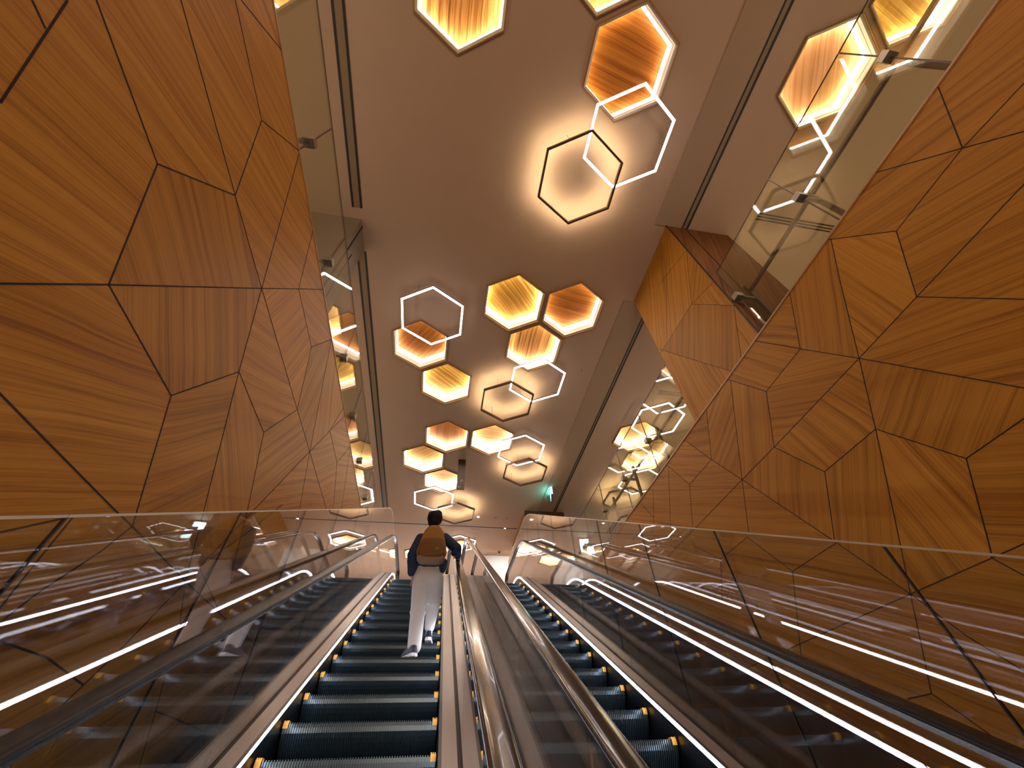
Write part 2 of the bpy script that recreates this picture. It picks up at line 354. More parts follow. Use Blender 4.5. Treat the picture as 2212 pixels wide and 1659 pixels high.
RIGHT_LINES = [
 [(2026.8,188),(2079.3,320)], [(2079.3,320),(2212,284),(2400,232)], [(2079.3,320),(1900,370.7),(1880,376)], [(2079.3,320),(1936.4,499)], [(1936.4,499),(1795.4,517),(1770,520)],
 [(1936.4,499),(1980.3,641.4)], [(2400,205),(2212,398),(1980.3,641.4),(1855.8,774),(1672.3,966),(1603,1036),(1506,1137),(1440,1205)], [(1795.4,517),(1813,600),(1855.8,774),(1891.6,926.7),(1945,1176),(1967,1283.2),(2012.4,1498.4)],
 [(1980.3,641.4),(2212,646.4),(2400,650)], [(1620,734),(1728.8,753.6),(1855.8,774),(2212,838),(2400,872)], [(1891.6,926.7),(1781.6,1018.7)], [(1781.6,1018.7),(1672.3,966)],
 [(1672.3,966),(1655.4,845.5)], [(1655.4,845.5),(1578,821.6),(1560,816)], [(1655.4,845.5),(1728.8,753.6)], [(1728.8,753.6),(1708,642),(1702,615)],
 [(1578,821.6),(1603,1036),(1617.5,1151)], [(1891.6,926.7),(2087.5,990.6)], [(2087.5,990.6),(2212,904),(2400,775)], [(2087.5,990.6),(2139,1184),(2142.6,1205.5)],
 [(1781.6,1018.7),(1803,1168)], [(1603,1036),(1794.8,1163.8),(1967,1283.2),(2088,1373.6),(2212,1449.6),(2400,1560)], [(1603,1036),(1537,992.7),(1470,944)], [(1537,992.7),(1526.8,891.7),(1524,870)],
 [(1537,992.7),(1489.7,1046.3)], [(1489.7,1046.3),(1435,1000)], [(1489.7,1046.3),(1496,1137)], [(1444,1007),(1448,1122.6),(1450,1180)], [(1411,1056.6),(1412,1118),(1412,1150)],
 [(1385,1088),(1412,1118)], [(1614.5,1160),(1556.7,1207.3),(1500,1180)], [(1614.5,1160),(1712,1234.4)], [(1712,1234.4),(1806,1173)], [(1712,1234.4),(1727.6,1388),(1735,1450)],
 [(1967,1283.2),(1726.6,1391.7),(1600,1450)], [(1967,1283.2),(2142.6,1205.5)], [(2142.6,1205.5),(2212,1174.7),(2400,1090)], [(2142.6,1205.5),(2212,1243),(2400,1345)],
 [(1556.7,1207.3),(1560,1300)], [(2012.4,1498.4),(1960,1510)], [(2012.4,1498.4),(2080,1545),(2212,1640)],
 [(2400,20),(2290,120),(2212,180),(2079.3,320)],
]
RIGHT_GRAIN = [((2150,120),(-.45,.9)), ((1990,290),(.35,.94)), ((2130,430),(.35,.94)), ((1880,440),(-.15,1)), ((2150,540),(.85,.4)), ((1870,570),(.82,.5)), ((2100,720),(.3,.95)), ((1750,620),(.1,1)),
 ((2000,900),(-.35,.94)), ((1670,690),(.97,.12)), ((1760,830),(.96,-.22)), ((1800,930),(.75,.6)), ((2000,1060),(.6,.7)), ((1720,1040),(1,-.02)), ((1860,1080),(.05,1)),
 ((1680,1130),(.75,.66)), ((1630,900),(.05,1)), ((1560,880),(.35,-.94)), ((2180,1000),(.1,1)), ((1560,1060),(.03,1)), ((1800,1200),(.97,.15)), ((1700,720),(.96,.1)), ((1650,780),(.94,.25))]

def veneer_wall(name, X, lines, grains, y0, y1, z0, z1, thick, mat, extra=None, grooves=0.0037):
    P, E = [], []
    rect = [(y0, z0), (y1, z0), (y1, z1), (y0, z1)]
    P += [Vector(p) for p in rect]; E += [(0, 1), (1, 2), (2, 3), (3, 0)]
    segs = []
    for ln in lines:
        q = [on_x(px, py, X) for px, py in ln]
        segs += [(Vector((a.y, a.z)), Vector((b.y, b.z))) for a, b in zip(q, q[1:])]
    segs += [(Vector(a), Vector(b)) for a, b in (extra or [])]
    def clip(a, b):   # Liang-Barsky against the rectangle
        t0, t1 = 0.0, 1.0; d = b - a
        for p, q in ((-d.x, a.x - y0), (d.x, y1 - a.x), (-d.y, a.y - z0), (d.y, z1 - a.y)):
            if abs(p) < 1e-9:
                if q < 0: return None
            else:
                t = q / p
                if p < 0: t0 = max(t0, t)
                else: t1 = min(t1, t)
        return (a + d * t0, a + d * t1) if t0 < t1 - 1e-4 else None
    segs = [c for c in (clip(a, b) for a, b in segs) if c]
    for a, b in segs:
        E.append((len(P), len(P) + 1)); P += [a, b]
    vs, es, fs, _, oe, _ = delaunay_2d_cdt(P, E, [], 0, 2e-3)
    wall_e = {tuple(sorted(e)) for e, o in zip(es, oe) if len(o)}
    adj = {}
    for i, f in enumerate(fs):
        for k in range(len(f)):
            adj.setdefault(tuple(sorted((f[k], f[(k + 1) % len(f)]))), []).append(i)
    reg = [-1] * len(fs); nr = 0
    for i in range(len(fs)):
        if reg[i] >= 0: continue
        st = [i]; reg[i] = nr
        while st:
            c = st.pop(); f = fs[c]
            for k in range(len(f)):
                e = tuple(sorted((f[k], f[(k + 1) % len(f)])))
                if e in wall_e: continue
                for j in adj[e]:
                    if reg[j] < 0: reg[j] = nr; st.append(j)
        nr += 1
    rnd = random.Random(int(abs(X) * 100) + 3)
    G = [(rnd.uniform(0, math.pi), rnd.random()) for _ in range(nr)]
    def inside(p, f):
        a, b, c = (vs[k] for k in f)
        s = [(b - a).cross(p - a), (c - b).cross(p - b), (a - c).cross(p - c)]
        return min(s) >= 0 or max(s) <= 0
    for (px, py), (dx, dy) in grains:
        a = on_x(px, py, X); b = on_x(px + dx * 6, py + dy * 6, X); p = Vector((a.y, a.z))
        for i, f in enumerate(fs):
            if inside(p, f):
                G[reg[i]] = (math.atan2(b.z - a.z, b.y - a.y), rnd.random()); break
    bm = bmesh.new(); gi = []
    V = [bm.verts.new((X, v.x, v.y)) for v in vs]
    for i, f in enumerate(fs):
        bm.faces.new([V[k] for k in f]); gi.append(G[reg[i]])
    sgn = 1 if X < 0 else -1          # the room side
    box(bm, *sorted((X - sgn * 0.002, X - sgn * thick)), y0, y1, z0, z1, 0); gi += [(0.3, 0.5)] * 6
    for a, b in segs:
        d = (b - a)
        if d.length < 1e-3: continue
        n = Vector((-d.y, d.x)).normalized() * grooves; x0, x1 = X - sgn * 0.001, X + sgn * 0.0015
        q = [a + n, b + n, b - n, a - n]
        A = [bm.verts.new((x0, p.x, p.y)) for p in q]; B = [bm.verts.new((x1, p.x, p.y)) for p in q]
        bm.faces.new(B).material_index = 1; gi.append((0, 0))
        for i in range(4):
            bm.faces.new((A[i], A[(i + 1) % 4], B[(i + 1) % 4], B[i])).material_index = 1; gi.append((0, 0))
    o = obj(name, bm, [mat, M_groove])
    setgrain(o, lambda i, p: gi[i] if i < len(gi) else (0, 0))
    return tagp(o, kind='structure')
veneer_wall('wall_left', XL, LEFT_LINES, LEFT_GRAIN, -7.9, 10.4, -3.1, ZW, 0.16, M_wood,
            [((10.0, 1.5), (8.3, 3.9)), ((9.4, 0), (10.2, 3.9)), ((-2, -3.1), (0.5, 1)), ((-4, 3.9), (-3, 0)), ((-3, 0), (-6, -3.1)), ((-3, 0), (0.2, -1.5))])
veneer_wall('wall_right', XR, RIGHT_LINES, RIGHT_GRAIN, -7.9, 12.6, -3.1, ZW, 0.16, M_wood,
            [((9.0, 1.0), (7.8, 3.9)), ((9.0, 1.0), (10.6, 3.9)), ((9.0, 1.0), (12.6, 2)), ((-3, 3.9), (-2, 0)), ((-2, 0), (-6, -3.1)), ((-2, 0), (0.9, -1.5))])
# cap along the top of each timber wall
struct('trim_7', lambda bm: box(bm, XR - 0.012, XR + 0.17, -7.9, 12.6, ZW, ZW + 0.02), simple('wall_cap', (0.50, 0.28, 0.13), 0.35))
struct('trim_8', lambda bm: box(bm, XL - 0.17, XL + 0.006, -7.9, 10.4, ZW, ZW + 0.012), MATS['wall_cap'])
# full-height timber pier in the right wall line
PIER = [[(1494,657),(1585,660)],[(1494,657),(1424,768)],[(1494,657),(1482,540),(1470,500)],[(1585,660),(1603,785),(1625,900)],[(1424,754),(1586,804),(1650,824)],[(1420,620),(1482,541)],[(1494,657),(1560,590)],[(1440,740),(1440,560)]]
veneer_wall('wall_pier', XR + 0.004, PIER, [((1540,730),(.02,1)), ((1450,650),(.1,1)), ((1500,850),(.1,1)), ((1540,620),(.6,.8))], 2.26, 3.90, -3.0, H, 1.1, M_wood, grooves=0.003)
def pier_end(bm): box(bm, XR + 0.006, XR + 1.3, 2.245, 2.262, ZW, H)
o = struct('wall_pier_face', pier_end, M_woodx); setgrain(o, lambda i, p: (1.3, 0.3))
struct('trim_9', lambda bm: (box(bm, 4.00, 4.012, 2.238, 2.246, ZW, H), box(bm, XR - 0.004, XR + 0.01, 2.235, 2.25, ZW, H)), M_dark)
# painted pier behind the left upper glass
struct('wall_left_pier', lambda bm: box(bm, -3.3, -2.02, 3.0, 3.6, 3.7, H), simple('pier_paint', (0.30, 0.24, 0.17), 0.7, noise=0.03))
struct('trim_10', lambda bm: (box(bm, -2.021, -2.012, 3.12, 3.15, 4.0, H), box(bm, -2.021, -2.012, 3.30, 3.315, 4.4, 6.6)), M_dark)
# far timber block on the landing
def far_block(bm): box(bm, 2.90, 4.36, 12.85, 15.6, 3.7, H)
o = struct('wall_far_block', far_block, M_wood); setgrain(o, lambda i, p: (1.57, 0.5))
struct('trim_11', lambda bm: (box(bm, 2.89, 4.37, 12.838, 12.852, H - 0.35, H - 0.001), box(bm, 4.18, 4.37, 12.82, 12.85, 3.7, H)), M_bronze)
# gallery floors, landing, outer walls
struct('floor_1', lambda bm: (box(bm, -6.2, XL - 0.16, -8.2, 23, 3.45, 3.70), box(bm, XR + 0.16, 9.2, -8.2, 23, 3.45, 3.70)), M_floor)
struct('floor_2', lambda bm: box(bm, XL - 0.16, XR + 0.16, 10.9, 23, 3.45, 3.695), M_floor)
struct('floor_3', lambda bm: box(bm, -6.2, 9.2, -8.2, 12, -3.35, -3.1), M_floor)
struct('wall_outer_left', lambda bm: box(bm, -6.3, -6.1, -8.2, 23.2, -3.1, H), M_wall)
struct('wall_outer_right', lambda bm: box(bm, 9.1, 9.3, -8.2, 23.2, -3.1, H), M_wall)
struct('wall_back', lambda bm: box(bm, -6.3, 9.3, -8.4, -8.2, -3.1, H), M_wall)
struct('wall_far', lambda bm: box(bm, -6.3, 9.3, 23.0, 23.2, 3.45, H), simple('far_wall_paint', (0.26, 0.22, 0.20), 0.7, noise=0.03))
struct('wall_far_white', lambda bm: box(bm, 1.75, 6.0, 16.65, 16.85, 3.7, H - 0.001), M_white)
struct('wall_landing_fascia', lambda bm: box(bm, XL, XR, 11.0, 11.2, -3.1, 3.45), M_dclad)
# cladding under and between the escalators
def clad(bm):
    for x0, x1, dz in ((XL, -1.06, 0.0), (0.135, 0.745, 0.0), (1.945, XR, -0.05), (-1.06, 0.135, -0.62), (0.745, 1.945, -0.62)):
        strip(bm, x0, x1, dz - 0.12, dz, -4.6, 11.2)
struct('wall_sloped_cladding', clad, M_dclad)

# ================================================================== HEXAGONAL LIGHTS
VEN = {'orange': wood('light_veneer_orange', (0.20, 0.050, 0.004), (0.36, 0.110, 0.010), (0.45, 0.165, 0.020), 'xy', contrast=0.9),
       'yellow': wood('light_veneer_gold', (0.30, 0.125, 0.008), (0.37, 0.165, 0.014), (0.62, 0.36, 0.08), 'xy', contrast=1.1),
       'striped': wood('light_veneer_striped', (0.11, 0.032, 0.005), (0.38, 0.155, 0.03), (0.50, 0.25, 0.07), 'xy', contrast=1.25),
       'pale': wood('light_veneer_pale', (0.42, 0.19, 0.05), (0.62, 0.36, 0.13), (0.70, 0.44, 0.19), 'xy', contrast=0.9),
       'peach': wood('light_veneer_peach', (0.42, 0.17, 0.05), (0.56, 0.26, 0.09), (0.64, 0.34, 0.14), 'xy', contrast=0.8)}
def hexring(bm, r0, r1, z0, z1, mi=0):
    """closed hexagonal hoop, radii r0<r1, heights z0..z1, centred on the origin"""
    L = [hexv(0, 0, r0, z0), hexv(0, 0, r1, z0), hexv(0, 0, r1, z1), hexv(0, 0, r0, z1)]
    V = [[bm.verts.new(p) for p in ring] for ring in L]
    for j in range(4):
        for i in range(6):
            bm.faces.new((V[j][i], V[j][(i + 1) % 6], V[(j + 1) % 4][(i + 1) % 6], V[(j + 1) % 4][i])).material_index = mi
BOXM = {}
def box_light(cx, cy, kind, ang, bright, label, group='hexagonal box lights in the ceiling'):
    t = thing('hexagonal_ceiling_light', label, 'ceiling light', (cx, cy, ZP), group)
    R = HEX_R; D = 0.37       # depth of the recess
    bm = bmesh.new(); hexring(bm, R - 0.016, R, 0, H - ZP + 0.03); obj('frame', bm, M_gold, t)
    bm = bmesh.new(); hexring(bm, R - 0.055, R - 0.017, 0.035, D); obj('reflector', bm, M_cream, t)
    key = round(bright, 2)
    if key not in BOXM: BOXM[key] = emit('box_led_%d' % int(key * 100), (1.0, 0.92, 0.80), E_BOX * key)
    bm = bmesh.new(); hexring(bm, R - 0.075, R - 0.056, D - 0.075, D - 0.045); obj('led_strip', bm, BOXM[key], t)
    bm = bmesh.new(); hexring(bm, R - 0.062, R - 0.055, 0.125, 0.14); obj('ledge', bm, M_cream, t)
    bm = bmesh.new(); a = [bm.verts.new(p) for p in hexv(0, 0, R, D)]; b = [bm.verts.new(p) for p in hexv(0, 0, R, D + 0.02)]
    bm.faces.new(a); bm.faces.new(b)
    for i in range(6): bm.faces.new((a[i], a[(i + 1) % 6], b[(i + 1) % 6], b[i]))
    o = obj('wood_panel', bm, VEN[kind], t); s = random.random(); setgrain(o, lambda i, p: (math.radians(ang), s))
    return t
for b in ALLB: box_light(*b)

def ring_light(cx, cy, z, up, label, R=0.735):
    t = thing('hexagonal_ring_light', label, 'ring light', (cx, cy, z), 'hexagonal ring lights hanging from the ceiling')
    if up:
        bm = bmesh.new(); hexring(bm, R - 0.038, R, 0.0, 0.008); hexring(bm, R - 0.038, R - 0.033, 0.008, 0.062); hexring(bm, R - 0.005, R, 0.008, 0.062); obj('frame', bm, M_bronze, t)
        bm = bmesh.new(); hexring(bm, R - 0.028, R - 0.010, 0.052, 0.057); obj('led_strip', bm, M_halo, t)
    else:
        bm = bmesh.new(); hexring(bm, R - 0.043, R, 0.012, 0.05); obj('frame', bm, M_bronze, t)
        bm = bmesh.new(); hexring(bm, R - 0.044, R + 0.001, 0.0, 0.013); obj('led_strip', bm, M_ring, t)
    for k in (0, 2, 4):
        a = math.radians(60 * k); rr = (R - 0.014) * math.cos(math.radians(30))
        bm = bmesh.new(); p = Vector((rr * math.cos(a), rr * math.sin(a), 0.05)); tube(bm, p, p + Vector((0, 0, H - z - 0.05)), 0.0025, seg=6)
        obj('cable', bm, M_wire, t)
    return t
ZWR, ZDR = 7.13, 7.05
RINGS = [
 (2.389, 1.017, 0, 'large white glowing hexagon ring overlapping the deep orange hexagon light near the top'),
 (1.766, 1.745, 1, 'large dark hexagon ring with warm halo crossing the topmost white ring'),
 (-0.69, 4.948, 0, 'white glowing hexagon ring overlapping the orange light on the left'),
 (2.016, 6.517, 0, 'white glowing hexagon ring below the mid cluster of three lights'),
 (1.37, 7.386, 1, 'dark hexagon ring with warm halo in the middle of the ceiling'),
 (2.124, 9.397, 0, 'white glowing hexagon ring on the right of the far cluster'),
 (2.461, 10.528, 1, 'dark hexagon ring with halo on the right near the green exit sign'),
 (-0.412, 12.414, 0, 'farthest large white hexagon ring just above the person'),
 (0.41, 13.38, 1, 'dark hexagon ring with halo right behind the head of the person'),
 (0.70, 15.75, 0, 'small white hexagon ring right of the person behind the middle handrails'),
 (5.797, 7.557, 0, 'white hexagon ring seen beyond the glass over the far right timber wall'),
 (6.49, 10.6, 0, 'white hexagon ring lowest beyond the glass over the far right timber wall'),
 (6.32, 11.75, 1, 'dark hexagon ring with halo beyond the glass over the far right timber wall'),
 (-3.9, 14.0, 0, 'white hexagon ring at the far end of the left gallery'),
]
for x, y, up, lab in RINGS:
    z = ZDR if up else ZWR; ring_light(x * z / H, y * z / H, z, up, lab)

# ================================================================== CEILING FIXTURES
def disc_light(x, y, lab, r=0.045):
    t = thing('downlight', lab, 'downlight', (x, y, H), 'small recessed downlights in the ceiling')
    bm = bmesh.new(); tube(bm, (0, 0, -0.012), (0, 0, 0.0), r + 0.012, seg=20); obj('trim_ring', bm, M_ceil, t)
    bm = bmesh.new(); tube(bm, (0, 0, -0.016), (0, 0, -0.011), r, seg=20); obj('lamp', bm, emit('downlight_lamp', (1, 0.93, 0.95), 14), t)
disc_light(1.25, 13.44, 'small bright round downlight right of the farthest dark ring')
disc_light(2.374, 14.21, 'tiny round downlight on the dark joint line near the timber block', 0.03)
t = thing('dome_camera', 'small dark dome camera on the far ceiling above the white wall', 'camera', (2.44, 16.2, H))
bm = bmesh.new(); tube(bm, (0, 0, -0.03), (0, 0, 0), 0.075, seg=20); obj('base', bm, M_ceil, t)
bm = bmesh.new(); bmesh.ops.create_uvsphere(bm, u_segments=16, v_segments=10, radius=0.055, matrix=Matrix.Translation((0, 0, -0.04))); obj('dome', bm, M_dark, t, True)
for x, y, lab in ((1.91, 13.446, 'small pale round sprinkler rose left of the far timber block'), (2.335, 13.47, 'small brownish round detector just left of the far timber block'), (3.05, 5.98, 'tiny round sprinkler rose right of the central white ring')):
    t = thing('ceiling_detector', lab, 'detector', (x, y, H))
    bm = bmesh.new(); tube(bm, (0, 0, -0.018), (0, 0, 0), 0.045 if y > 8 else 0.02, seg=18); obj('base', bm, M_ceil2 if x > 2 else M_ceil, t)
    bm = bmesh.new(); tube(bm, (0, 0, -0.03), (0, 0, -0.018), 0.018 if y > 8 else 0.009, seg=14); obj('sensor', bm, M_ceil2, t)
def vent(x0, x1, y, lab):
    t = thing('slot_vent', lab, 'vent', ((x0 + x1) / 2, y, H), 'slot vents in the right gallery ceiling')
    hw = (x1 - x0) / 2
    bm = bmesh.new(); box(bm, -hw - 0.02, hw + 0.02, -0.02, 0.16, -0.006, 0.0); obj('frame', bm, M_ceil, t)
    for k in range(3):
        bm = bmesh.new(); box(bm, -hw, hw, k * 0.052, k * 0.052 + 0.028, -0.009, -0.005); obj('slot', bm, M_dark, t)
vent(5.27, 6.95, 1.75, 'long triple slot air vent in the ceiling beyond the right upper glass')
vent(5.32, 6.9, 6.38, 'small triple slot air vent near the far right glass clamp')
# hanging dark sign
t = thing('hanging_sign', 'tall dark narrow sign hanging from the ceiling right of a hexagonal light', 'sign', (0.385, 10.02, H))
bm = bmesh.new(); box(bm, -0.113, 0.113, 0, 0.06, -1.05, 0.0); obj('board', bm, simple('sign_board', (0.05, 0.025, 0.015), 0.4), t)
def text(s, size, m, parent, loc, rot):
    c = bpy.data.curves.new('lettering', 'FONT'); c.body = s; c.size = size; c.extrude = 0.002; c.align_x = 'CENTER'
    tmp = bpy.data.objects.new('tmp', c); COL.objects.link(tmp)
    dg = bpy.context.evaluated_depsgraph_get(); me = bpy.data.meshes.new_from_object(tmp.evaluated_get(dg))
    bpy.data.objects.remove(tmp); me.materials.clear(); me.materials.append(m)
    o = bpy.data.objects.new('lettering', me); COL.objects.link(o); o.parent = parent; o.location = loc; o.rotation_euler = rot
    return o
M_let = simple('sign_lettering', (0.55, 0.42, 0.36), 0.5)
text('3', 0.10, M_let, t, (0.015, -0.003, -0.80), (math.pi / 2, 0, 0))
bm = bmesh.new(); box(bm, -0.085, -0.04, -0.004, 0.001, -0.985, -0.975); box(bm, -0.05, -0.035, -0.004, 0.001, -0.995, -0.965); box(bm, -0.015, -0.005, -0.004, 0.001, -1.0, -0.965)
obj('mark', bm, M_let, t)
# exit sign with cyan light
t = thing('exit_sign', 'small glowing blue-green emergency exit sign hanging from the ceiling at right', 'sign', (3.50, 11.2, H))
t.rotation_euler = (0, 0, math.radians(-14))
bm = bmesh.new(); box(bm, -0.035, 0.035, -0.02, 0.46, -0.30, -0.0); obj('housing', bm, simple('sign_housing', (0.2, 0.25, 0.25), 0.4), t)
bm = bmesh.new(); box(bm, -0.042, -0.034, 0.0, 0.44, -0.285, -0.02); obj('light_panel', bm, emit('exit_glow', (0.05, 0.75, 0.85), 9), t)
bm = bmesh.new(); box(bm, -0.03, 0.03, -0.026, -0.019, -0.285, -0.02); obj('end_panel', bm, emit('exit_end_glow', (0.25, 0.95, 1.0), 3), t)
bm = bmesh.new()   # running-figure and door pictogram bars
box(bm, -0.046, -0.041, 0.10, 0.14, -0.24, -0.07); box(bm, -0.046, -0.041, 0.22, 0.34, -0.24, -0.22); box(bm, -0.046, -0.041, 0.32, 0.34, -0.24, -0.06)
obj('pictogram', bm, emit('exit_white', (0.8, 1, 1), 4), t)

# ================================================================== UPPER GLASS BALUSTRADES
def balustrade(name, X, ys, lab, lab_clip_z):
    t = thing(name, lab, 'balustrade', (X, (ys[0][0] + ys[-1][1]) / 2, ZW)); cy = t.location.y
    for k, (a, b) in enumerate(ys):
        bm = bmesh.new(); box(bm, -0.006, 0.006, a + 0.005 - cy, b - 0.005 - cy, 0.012 if X < 0 else 0.021, ZG - ZW); obj('glass_pane', bm, M_glassU, t)
        bm = bmesh.new(); box(bm, -0.007, 0.007, b - 0.007 - cy, b + 0.007 - cy, 0.02, ZG - ZW); obj('joint', bm, M_bronze, t)
        bm = bmesh.new(); box(bm, -0.0065, 0.0065, a + 0.005 - cy, b - 0.005 - cy, ZG - ZW, ZG - ZW + 0.007); obj('top_edge', bm, M_bronze, t)
        bm = bmesh.new(); s = 0.045
        sg = 1 if X < 0 else -1
        box(bm, -0.055, 0.055, b - s - cy, b + s - cy, lab_clip_z - ZW - s, lab_clip_z - ZW + s); obj('clamp', bm, M_clipm, t)
        bm = bmesh.new(); box(bm, *sorted((-sg * 0.055, -sg * 0.30)), b - 0.02 - cy, b + 0.02 - cy, lab_clip_z - ZW - 0.02, lab_clip_z - ZW + 0.02)
        obj('bracket', bm, M_clipm, t)
        bm = bmesh.new(); box(bm, *sorted((-sg * 0.26, -sg * 0.31)), b - 0.025 - cy, b + 0.025 - cy, -0.15, 1.15); obj('post', bm, M_bronze, t)
    bm = bmesh.new(); sg = 1 if X < 0 else -1
    box(bm, *sorted((-sg * 0.26, -sg * 0.30)), ys[0][0] - cy, ys[-1][1] - cy, 0.98, 1.02); obj('top_rail', bm, M_bronze, t)
    return t
balustrade('upper_glass_balustrade', GR - 0.012 + 0.08, [(-7.9, -5.5), (-5.5, -4.2), (-4.2, -2.93), (-2.93, -1.66), (-1.66, -0.39), (-0.39, 0.87), (0.87, 2.17)],
           'frameless glass balustrade above the near right timber wall, with clamps at each joint', 4.66)
balustrade('upper_glass_balustrade', GR - 0.012 + 0.08, [(3.98, 5.3), (5.3, 6.57), (6.57, 7.84), (7.84, 9.11), (9.11, 10.38), (10.38, 12.6)],
           'frameless glass balustrade above the far right timber wall, past the timber pier', 4.66)
balustrade('upper_glass_balustrade', GL, [(-7.9, -5.2), (-5.2, -3.9), (-3.9, -2.65), (-2.65, -1.38), (-1.38, -0.1), (-0.1, 1.17), (1.17, 2.45), (2.45, 3.97), (3.97, 5.24), (5.24, 6.5), (6.5, 7.8), (7.8, 9.07), (9.07, 10.34), (10.34, 13.0)],
           'frameless glass balustrade above the left timber wall, with clamps at each joint', 4.62)

# ================================================================== GLASS PARTITIONS BESIDE THE ESCALATORS
def partition(X, dz, yb, lab):
    t = thing('glass_partition', lab, 'glass partition', (X, 4, Z0 + T30 * 4)); L = t.location
    def put(nm, bm, m):
        for v in bm.verts: v.co -= L
        obj(nm, bm, m, t)
    js = [0.46 + 1.18 * k for k in range(-4, 11)] + [13.0]
    for a, b in zip(js, js[1:]):
        bm = bmesh.new(); strip(bm, X - 0.006, X + 0.006, 0.02, dz - 0.012, a + 0.004, b - 0.004, yb); put('glass_pane', bm, M_glassP)
        bm = bmesh.new(); strip(bm, X - 0.007, X + 0.007, dz - 0.012, dz, a, b - 0.003, yb); put('glass_edge', bm, M_edge)
        if b < 12:
            bm = bmesh.new(); strip(bm, X - 0.006, X + 0.006, 0.02, dz - 0.015, b - 0.004, b + 0.004, yb); put('joint', bm, M_dark)
partition(-1.42, 1.725, 10.1, 'tall clear glass screen between the left escalator and the timber wall')
partition(2.26, 1.765, 9.9, 'tall clear glass screen right of the right escalator')

# ================================================================== ESCALATORS
def step_mesh():
    W = 0.566; N = 68; prof = [(0.0, 0.0), (0.001, -0.03), (0.005, -0.06), (0.016, -0.09), (0.034, -0.12), (0.058, -0.15), (0.088, -0.185), (0.13, -0.231)]
    bm = bmesh.new(); xs = []
    p = 2 * W / N
    for i in range(N):
        x = -W + i * p
        xs += [(x, 0), (x + p * 0.50, 0), (x + p * 0.58, 1), (x + p * 0.92, 1)]
    xs.append((W, 0))
    grid = []
    for x, up in xs:
        col = []
        for y, z in reversed([(0.53, 0.0)]): col.append(bm.verts.new((x, y - 0.0, -0.008 * (1 - up))))
        for k, (y, z) in enumerate(prof):
            d = 0.011 * (1 - up)
            col.append(bm.verts.new((x, y + (d if k else d), z - (0.008 * (1 - up) if k == 0 else 0))))
        grid.append(col)
    for a, b in zip(grid, grid[1:]):
        for k in range(len(a) - 1):
            bm.faces.new((a[k], a[k + 1], b[k + 1], b[k]))
    # side cheeks
    for g in (grid[0], grid[-1]):
        v = [bm.verts.new(q.co) for q in g] + [bm.verts.new((g[0].co.x, 0.40, -0.231))]
        bm.faces.new(v)
    me = bpy.data.meshes.new('step'); bm.normal_update(); bm.to_mesh(me); bm.free(); me.materials.append(M_step)
    for q in me.polygons: q.use_smooth = False
    return me
def clip_mesh(side):
    bm = bmesh.new(); s = side
    def bx(a, b, *r): box(bm, *sorted((a, b)), *r)
    bx(s * 0.566, s * 0.530, -0.007, 0.03, -0.034, 0.003)
    for k in range(3):
        c = 0.563 - k * 0.0130
        bx(s * c, s * (c - 0.0075), -0.006, 0.05, 0.003, 0.012)
    me = bpy.data.meshes.new('safety_clip'); bmesh.ops.recalc_face_normals(bm, faces=bm.faces[:]); bm.to_mesh(me); bm.free(); me.materials.append(M_yellow); return me
STEP = step_mesh(); CLIP = {1: clip_mesh(1), -1: clip_mesh(-1)}
